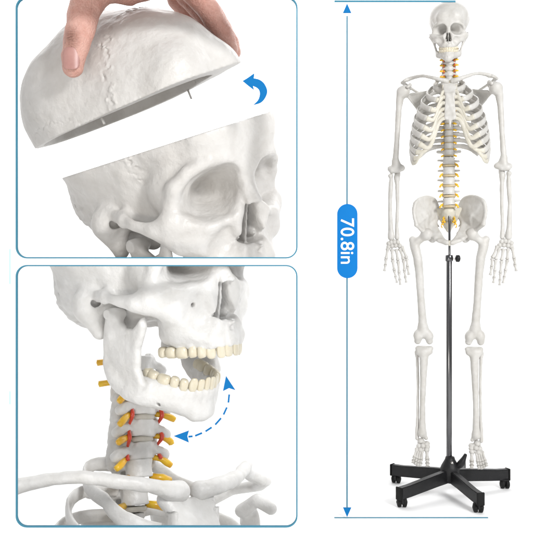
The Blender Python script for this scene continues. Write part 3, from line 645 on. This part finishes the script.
# ------------------------------------------------------------------ the tall skeleton
SX, SY, SZ = W(449, 79, .03)
def pm(px, py): return (px - 449) * 3.5, (79 - py) * 3.5              # millimetres from the first thoracic vertebra
def bone(name, t, prims, h=1.8, m=None, mirror=False, k=4, noise=.3, pad=6):
    """prims: capsule chains ('c', pts, k, flat), triangles ('t', a, b, c, th) and ellipsoids ('e'/'x', c, r)"""
    pts = []
    for p in prims:
        if p[0] == 'c': pts += [(np.array(q[:3]) - q[3]).tolist() for q in p[1]] + [(np.array(q[:3]) + q[3]).tolist() for q in p[1]]
        elif p[0] == 't': pts += list(p[1:4])
        elif p[0] == 'e': pts += [(np.array(p[1]) - p[2]).tolist(), (np.array(p[1]) + p[2]).tolist()]
    pts = np.array(pts); f = Field(pts.min(0) - pad, pts.max(0) + pad, h)
    for p in prims:
        if p[0] == 'c': f.chain(p[1], p[2] if len(p) > 2 else k, flat=p[3] if len(p) > 3 else None)
        elif p[0] == 't': f.tri(p[1], p[2], p[3], p[4], k)
        elif p[0] == 'e': f.ell(p[1], p[2], p[3] if len(p) > 3 else k)
        else: f.ell(p[1], p[2], k, 's')
    return link(name, f.disp(noise, 12).mesh(name), m or M['bone_s'], t)
def tall_skeleton():
    t = empty('anatomical_skeleton', 'full length white plastic skeleton hanging upright on the wheeled black stand', 'skeleton model', Matrix.Translation((SX, SY, SZ)))
    t.scale = (.00101,) * 3; t.rotation_euler.z = math.radians(-11)
    torso(t, 1.5)
    f = skull_field(1.5); f.ell((0, 12, 72), (65, 60, 47), 16); o = link('skull', f.mesh('skull'), M['bone_s'], t); o.matrix_basis = Matrix.Translation((0, 8, 156)) @ Matrix.Rotation(math.radians(15), 4, 'X') @ Matrix.Rotation(math.radians(177), 4, 'Z') @ Matrix.Scale(.94, 4) @ Matrix.Diagonal((1.04, 1, 1, 1)); teeth(o, True, -44, n=7)
    me = mandible_field(1.4).mesh('jaw'); V = np.empty(len(me.vertices) * 3, f32); me.vertices.foreach_get('co', V); V = V.reshape(-1, 3); V[:, 2] -= 7 * np.exp(-(V[:, 0] / 20) ** 2) * np.clip((-60 - V[:, 2]) / 22, 0, 1); V[:, 0] *= 1 - .12 * np.clip((-30 - V[:, 2]) / 30, 0, 1); me.vertices.foreach_set('co', V.ravel()); me.update(); o2 = link('jaw', me, M['bone_s'], t); o2.matrix_basis = o.matrix_basis @ Matrix.Translation((0, 6, 0)) @ Matrix.Diagonal((1, 1.12, 1.04, 1)); teeth(o2, False, -57, (40, 31, 37.5), n=7)
    for sd in (-1, 1):
        def p(px, py, y, r=None):
            x, z = pm(449 - abs(449 - px) , py); x = -x * sd if sd > 0 else x
            return (x, y, z) if r is None else (x, y, z, r)
        # arm: head, shaft, elbow
        bone('upper_arm_bone', t, [('e', p(404.5, 90, -2), (22, 22, 23)), ('c', [p(401.5, 90, -4, 15), p(400.5, 97, -2, 14), p(399.3, 108, 0, 11), p(397.8, 135, 0, 9.5), p(396.4, 155, 0, 10.5), p(396.2, 165, 0, 14)], 10), ('c', [p(391, 167.5, 0, 11), p(393, 169, -4, 13), p(398, 169, -4, 11), p(402.6, 167, 0, 11)], 7), ('c', [p(396, 160, 0, 11), p(402.5, 167, 2, 6)], 8)], k=8)
        bone('forearm_bone', t, [('c', [p(398, 172, 12, 11), p(397.5, 176, 4, 11), p(397.8, 184, 2, 7.5), p(398.2, 205, 0, 6.2), p(397.4, 225, -2, 6.2), p(397.8, 237.5, -4, 8.5)], 6)], k=6)
        bone('forearm_bone', t, [('c', [p(391.3, 175, -4, 9.5), p(391.8, 178, -3, 6.5), p(391.5, 184, -2, 8.5), p(390.6, 205, -2, 6.8), p(391.2, 225, -4, 8.6), p(391.9, 237.2, -6, 12)], 6)], k=6)
        cr = [(388.4, 243.5), (391, 242.2), (394.2, 241.6), (397.6, 242), (388.6, 247), (391.8, 246), (395.6, 245.4), (399.6, 245.6)]
        for a, b in cr: bone('wrist_bone', t, [('e', p(a + .8, b, -8), (8.4, 8.6, 9))], h=1.2, noise=.5)
        H = [[(388.6, 248), (386.7, 259.3), (386.3, 265), (385.2, 271.3)], [(392.6, 249), (393.3, 260), (395.2, 271), (396.6, 277), (398, 283)], [(396.8, 249), (398.8, 261), (400, 273.5), (400.6, 280), (401.2, 285)],
             [(400.4, 248), (404.3, 260), (405.3, 271.5), (406.2, 277.5), (407.1, 282.7)], [(402.3, 246), (407.6, 258.6), (408.2, 267), (409.7, 275.2)]]
        for q, ch in enumerate(H):
            for i, (a, b) in enumerate(zip(ch[:-1], ch[1:])):
                A = np.array(p(*a, -10 - i * 6)); B = np.array(p(*b, -14 - i * 7)); d = B - A; A, B = A + d * .01, B - d * .02; r_ = 6.7 - .6 * i
                nm = 'hand_bone' if i == 0 else 'finger_bone'
                tube(nm, [(*(A + (B - A) * u), r_ * v) for u, v in ((0, .8), (.04, 1.15), (.12, 1.1), (.25, .8), (.5, .64), (.75, .72), (.88, 1.0), (.96, 1.05), (1, .75))], M['bone_s'], t, seg=8)
        # hip bone
        A = p(417.2, 201.5, -34); B = p(426, 196.8, 0); C_ = p(434.5, 198.8, 34); D = p(438.3, 208, 44); E = p(438, 215, 40); F_ = p(434.5, 222, 30); G = p(426.5, 233, -2); H_ = p(414.4, 212, -42); I = p(416.8, 225.5, -46); J = p(427, 216, -6)
        rim = spline([I, H_, A, B, C_, D, E, F_, G], 4).tolist(); G2 = (G[0], G[1], G[2] + 4)
        bone('hip_bone', t, [('t', a_, b_, J, 3.0) for a_, b_ in zip(rim[:-1], rim[1:])] + [('t', G, I, J, 4),
            ('c', [(*q_, 4.6 + .08 * i_) for i_, q_ in enumerate(rim[:26])], 5), ('c', [(*I, 6), p(421, 229.5, -30, 6), (*G, 13)], 6), ('c', [(*E, 8), (*F_, 9), (*G, 14)], 9),
            ('t', F_, G, p(436, 239, -24), 7), ('t', F_, p(436, 239, -24), p(439.5, 234, -12), 6), ('t', p(439.5, 234, -12), p(436, 239, -24), p(446, 243.5, -44), 6), ('c', [p(439, 241, -36, 7), p(446.6, 243.2, -46, 9)], 7), ('c', [p(433, 240, 6, 11), p(431, 238, 12, 12), (*G, 12)], 7), ('c', [(*F_, 7), p(439, 226, 30, 3)], 5)], h=1.7, k=9, noise=.6)
        # leg
        bone('thigh_bone', t, [('e', p(427, 234.5, -8), (22, 22, 22)), ('c', [p(425.5, 236, -6, 13), p(418.5, 241, 0, 14)], 8), ('c', [p(413, 239.5, 6, 13), p(415.5, 247, 4, 17), p(418.3, 258, 0, 16), p(420, 275, -4, 14.5), p(421.5, 300, -6, 13.2), p(423, 320, -4, 14.5), p(423.6, 330, -2, 20)], 9), ('c', [p(418.8, 336.5, -4, 17), p(418.2, 341.4, 2, 13)], 8), ('c', [p(429, 336.5, -4, 17), p(429.8, 341.4, 2, 13)], 8), ('c', [p(419, 334, -4, 14), p(428, 334, -4, 14)], 8), ('x', p(424.2, 345.5, 4), (8, 30, 11))], k=8)
        bone('shin_bone', t, [('c', [p(418.6, 348.9, 0, 10), p(431, 348.9, 0, 10)], 3, ((0, 0, 1), 1.15)), ('c', [p(419.3, 352, -4, 11), p(430, 352, -4, 11)], 6), ('c', [p(424.3, 353, 0, 19), p(424.3, 362, -2, 14.5), p(423.8, 380, -4, 11.5), p(423, 405, -4, 9.5), p(422.8, 425, -4, 11.5), p(422.8, 434, -4, 15)], 10), ('c', [p(422.5, 434, -4, 14), p(426.5, 439, -4, 7)], 7)], k=8)
        bone('calf_bone', t, [('c', [p(417.3, 353.5, 14, 8.5), p(417.8, 360, 12, 5.5), p(418.5, 385, 8, 5), p(418.2, 415, 4, 5), p(417.6, 432, 2, 6.5), p(417.6, 440, 0, 7)], 5)], k=5)
        # foot hanging toes down
        bone('ankle_bone', t, [('e', p(421.8, 442, -6), (12, 17, 11)), ('e', p(421, 444, 16), (12, 26, 12)), ('e', p(427, 444.6, -8), (12, 16, 10))], h=1.5, noise=.6)
        for a, b, y in ((419.5, 446.5, -16), (423.2, 446, -20), (427.8, 446.8, -18), (418, 450, -20), (421, 450, -24), (427.2, 449.5, -24)): bone('foot_bone', t, [('e', p(a, b, y), (9.5, 10, 9.4))], h=1.2, noise=.6)
        for q, (x0, x1, ln, r_) in enumerate(((417.2, 413.4, 461.5, 6.6), (419.2, 415.8, 463.2, 6.6), (421.2, 418.2, 464.5, 6.6), (423.2, 420.8, 464.6, 6.8), (427.2, 427.8, 464.3, 8.4))):
            A = np.array(p(x0, 449, -22)); B = np.array(p(x1, ln, -52)); cu = [0, .62, .82, 1.0]
            for i in range(3):
                a, b = A + (B - A) * (cu[i] + .01), A + (B - A) * (cu[i + 1] - .02)
                tube('toe_bone' if i else 'foot_bone', [(*(a + (b - a) * u), r_ * v) for u, v in ((0, .8), (.05, 1.1), (.25, .75), (.5, .62), (.75, .75), (.93, 1.05), (1, .8))], M['bone_s'], t, seg=8)
    # sacrum and pubic joint
    bone('tail_bone', t, [('c', [(*[pm(449, 0)[0], 16], pm(0, 212)[1], 24), (0, 30, pm(0, 221)[1], 16), (0, 40, pm(0, 229)[1], 9)], 8), ('t', (-46, 34, pm(0, 209)[1]), (46, 34, pm(0, 209)[1]), (0, 44, pm(0, 230)[1]), 8), ('x', (7, 14, pm(0, 221)[1]), (3, 8, 3)), ('x', (-7, 14, pm(0, 221)[1]), (3, 8, 3))], k=5, m=M['cart'], noise=1.0)
    bone('pubic_joint', t, [('c', [(0, -46, pm(0, 242.5)[1], 6), (0, -46, pm(0, 245)[1], 5)], 3)], m=M['cart'], h=1.2)
    for sd in (-1, 1):
        for k in range(3): tube('nerve', spline([(sd * 12, 14, pm(0, 215 + k * 3)[1], 2.6), (sd * (20 + 3 * k), 2, pm(0, 219 + 3 * k)[1], 2.6), (sd * (13 + 5 * k), 4, pm(0, 223 + 2.5 * k)[1], 2)], 3), M['nerve'], t, seg=8)
tall_skeleton()
# ------------------------------------------------------------------ rolling stand
def stand():
    HX, HY = (450 - 266.5) / FPX * 2.83, .03
    t = empty('rolling_stand', 'black five armed stand on casters with a chrome pole carrying the tall skeleton', 'stand', Matrix.Translation((HX, HY, 0)))
    def cyl(name, x, y, z0, z1, r, m, par=t, prof=None, seg=24):
        return tube(name, [(x, y, z0, r * .9), (x, y, z0 + .0015, r), (x, y, z1 - .0015, r), (x, y, z1, r * .9)] if prof is None else prof, m, par, seg=seg)
    px0 = -.003
    cyl('lower_pole', px0, 0, .10, .838, .0102, M['chrome'])
    col = cyl('collar', px0, 0, .826, .848, .0135, M['chrome'])
    tube('knob_stem', [(px0, 0, .836, .004), (px0 + .026, -.004, .836, .004)], M['steel'], col, seg=10)
    tube('knob', [(px0 + .022, -.004, .836, .008), (px0 + .024, -.004, .836, .0125), (px0 + .034, -.004, .836, .013), (px0 + .037, -.004, .836, .009)], M['black'], col, seg=12)
    cyl('upper_pole', px0 + .001, 0, .84, .99, .0042, M['chrome'])
    hub = cyl('hub', 0, 0, .05, .112, .03, M['black'], prof=[(0, 0, .046, .024), (0, 0, .05, .034), (0, 0, .095, .034), (0, 0, .105, .030), (0, 0, .126, .018), (0, 0, .135, .0155)])
    for x, y, z in ((.004, -.034, .082), (.002, -.024, .118), (.018, -.031, .07)): tube('bolt', [(x, y + .004, z, .006), (x, y - .003, z, .0055)], M['steel'], hub, seg=8)
    tube('lever', spline([(.02, -.01, .098, .009), (.036, -.014, .115, .013), (.046, -.016, .135, .008), (.052, -.016, .148, .005)], 4), M['black'], t, seg=12, flat=1.3)
    for ang, R in ((138, .225), (217.5, .245), (282.5, .212), (22, .235), (66, .22)):
        a = math.radians(ang); A = Matrix.Rotation(a, 4, 'Z')
        import bmesh
        bm = bmesh.new(); prof = [(.02, .046, .090), (.07, .043, .086), (R - .03, .031, .071), (R + .012, .029, .069)]; w_ = .0115; rows = []
        for x, z0, z1 in prof: rows.append([bm.verts.new(A @ Vector(q)) for q in ((x, -w_, z0), (x, w_, z0), (x, w_, z1), (x, -w_, z1))])
        for i in range(3):
            for j in range(4): bm.faces.new((rows[i][j], rows[i][(j + 1) % 4], rows[i + 1][(j + 1) % 4], rows[i + 1][j]))
        bm.faces.new(rows[0][::-1]); bm.faces.new(rows[-1]); bmesh.ops.recalc_face_normals(bm, faces=bm.faces)
        bmesh.ops.bevel(bm, geom=list(bm.edges), offset=.0022, segments=2, affect='EDGES')
        me = bpy.data.meshes.new('arm'); bm.to_mesh(me); bm.free(); ar = link('arm', me, M['black'], t, smooth=False)
        boxes('end_cap', [(A @ Matrix.Translation((R + .0155, 0, .049)), (.007, .026, .043))], M['rubber'], ar, .0015)
        cs = empty('caster', None, None); cs.parent = t; cs.location = A @ Vector((R, 0, 0)); cs.rotation_euler = (0, 0, a + {138: 1.9, 217.5: .9, 282.5: -.3, 22: 1.2, 66: 2.4}[ang])
        for sd in (-1, 1): tube('wheel', [(-.006, sd * .003, .0165, .0150), (-.006, sd * .0045, .0165, .0165), (-.006, sd * .0135, .0165, .0165), (-.006, sd * .0155, .0165, .013)], M['rubber'], cs, seg=28, up=(1, 0, 0))
        boxes('fork', [(Matrix.Translation((.001, 0, .022)), (.028, .008, .018)), (Matrix.Translation((-.005, 0, .0312)), (.026, .029, .0055))], M['black'], cs, .002)
        tube('stem', [(.0, 0, .030, .006), (.0, 0, .044, .006)], M['steel'], cs, seg=10)
stand()
# ------------------------------------------------------------------ the hand holding the dome (picture-sized units; x right, y away, z up)
def hand():
    yh = HAND[0]; u = (CAMD + yh) / FPX; o0 = W(0, 0, yh)
    mx = Matrix.Translation(o0) @ Matrix.Scale(u, 4)
    f = Field((52, -30, -84), (262, 150, 150), 1.0)
    wt = 0
    f.chain([(73, wt, -67, 10.6), (74.2, wt - 1.5, -56, 12.2), (77.5, wt - .5, -42, 13.8), (80, wt + .5, -30, 14.6), (83, wt + 3, -12, 16), (89, wt + 6, 8, 18), (98, wt + 10, 34, 21), (114, wt + 22, 78, 25)], 4)
    f.chain([(100, wt + 14, 16, 10), (108, wt + 26, 17, 11), (122, wt + 38, 20, 13), (140, wt + 44, 32, 17)], 16)
    f.chain([(112, wt + 24, 74, 26), (150, wt + 40, 66, 24), (184, wt + 50, 48, 19)], 22)
    f.chain([(112, wt + 30, 80, 26), (160, wt + 86, 84, 22)], 20); f.chain([(150, wt + 40, 60, 22), (186, wt + 84, 56, 18)], 20)
    f.chain([(112, wt + 24, 90, 30), (98, wt + 40, 150, 30)], 14)
    for i, (dy, sx, l) in enumerate(((72, 0, 0), (95, 3, 3), (118, -2, 2), (138, -14, 4))):
        f.chain([(176 + sx, wt + dy, 46, 15 - i), (203 + sx, wt + dy + 2, 14 + l, 12.6 - .5 * i), (214 + sx, wt + dy + 2, -4 + l, 11.4 - .5 * i), (222 + sx, wt + dy, -18 + l, 10.6 - .5 * i), (226 + sx, wt + dy - 2, -30 + l, 9.4 - .5 * i)], 3.0)
    # knuckle creases and nail bed of the thumb
    for z in (-33, -36.5, -40): f.chain([(66, wt - 15.4, z + 1, .9), (76, wt - 16.8, z, 1.0), (88, wt - 14, z + 1.5, .8)], 1.2, 's')
    f.ell((73.6, wt - 13.2, -62), (8.3, 3.2, 11.5), 1.6, 's')
    f.disp(.35, 6).disp(.2, 2.6) if 0 else f.disp(.3, 7)
    t = tag(link('hand', f.mesh('hand'), M['skin']), 'bare hand holding the lifted skull cap, thumb in front and fingers behind', 'hand'); t.matrix_world = mx
    g = Field((60, -24, -80), (88, 10, -44), .5)
    g.op(lambda x, y, z: np.maximum(np.maximum(((np.abs(x - 73.6) / 8.2) ** 4 + (np.abs(z + 61.5) / 11) ** 4) ** .25 - 1, 0) * 8 + np.minimum(((np.abs(x - 73.6) / 8.2) ** 4 + (np.abs(z + 61.5) / 11) ** 4) ** .25 - 1, 0) * 8, np.abs(np.sqrt((x - 73.6) ** 2 + (y - wt + .5) ** 2) - 12.2 + .02 * (z + 60)) - .8), (64, -16, -76), (84, 4, -48), .8)
    o = link('thumbnail', g.mesh('thumbnail'), M['nail'], t)
HAND = (-.33,)
hand()
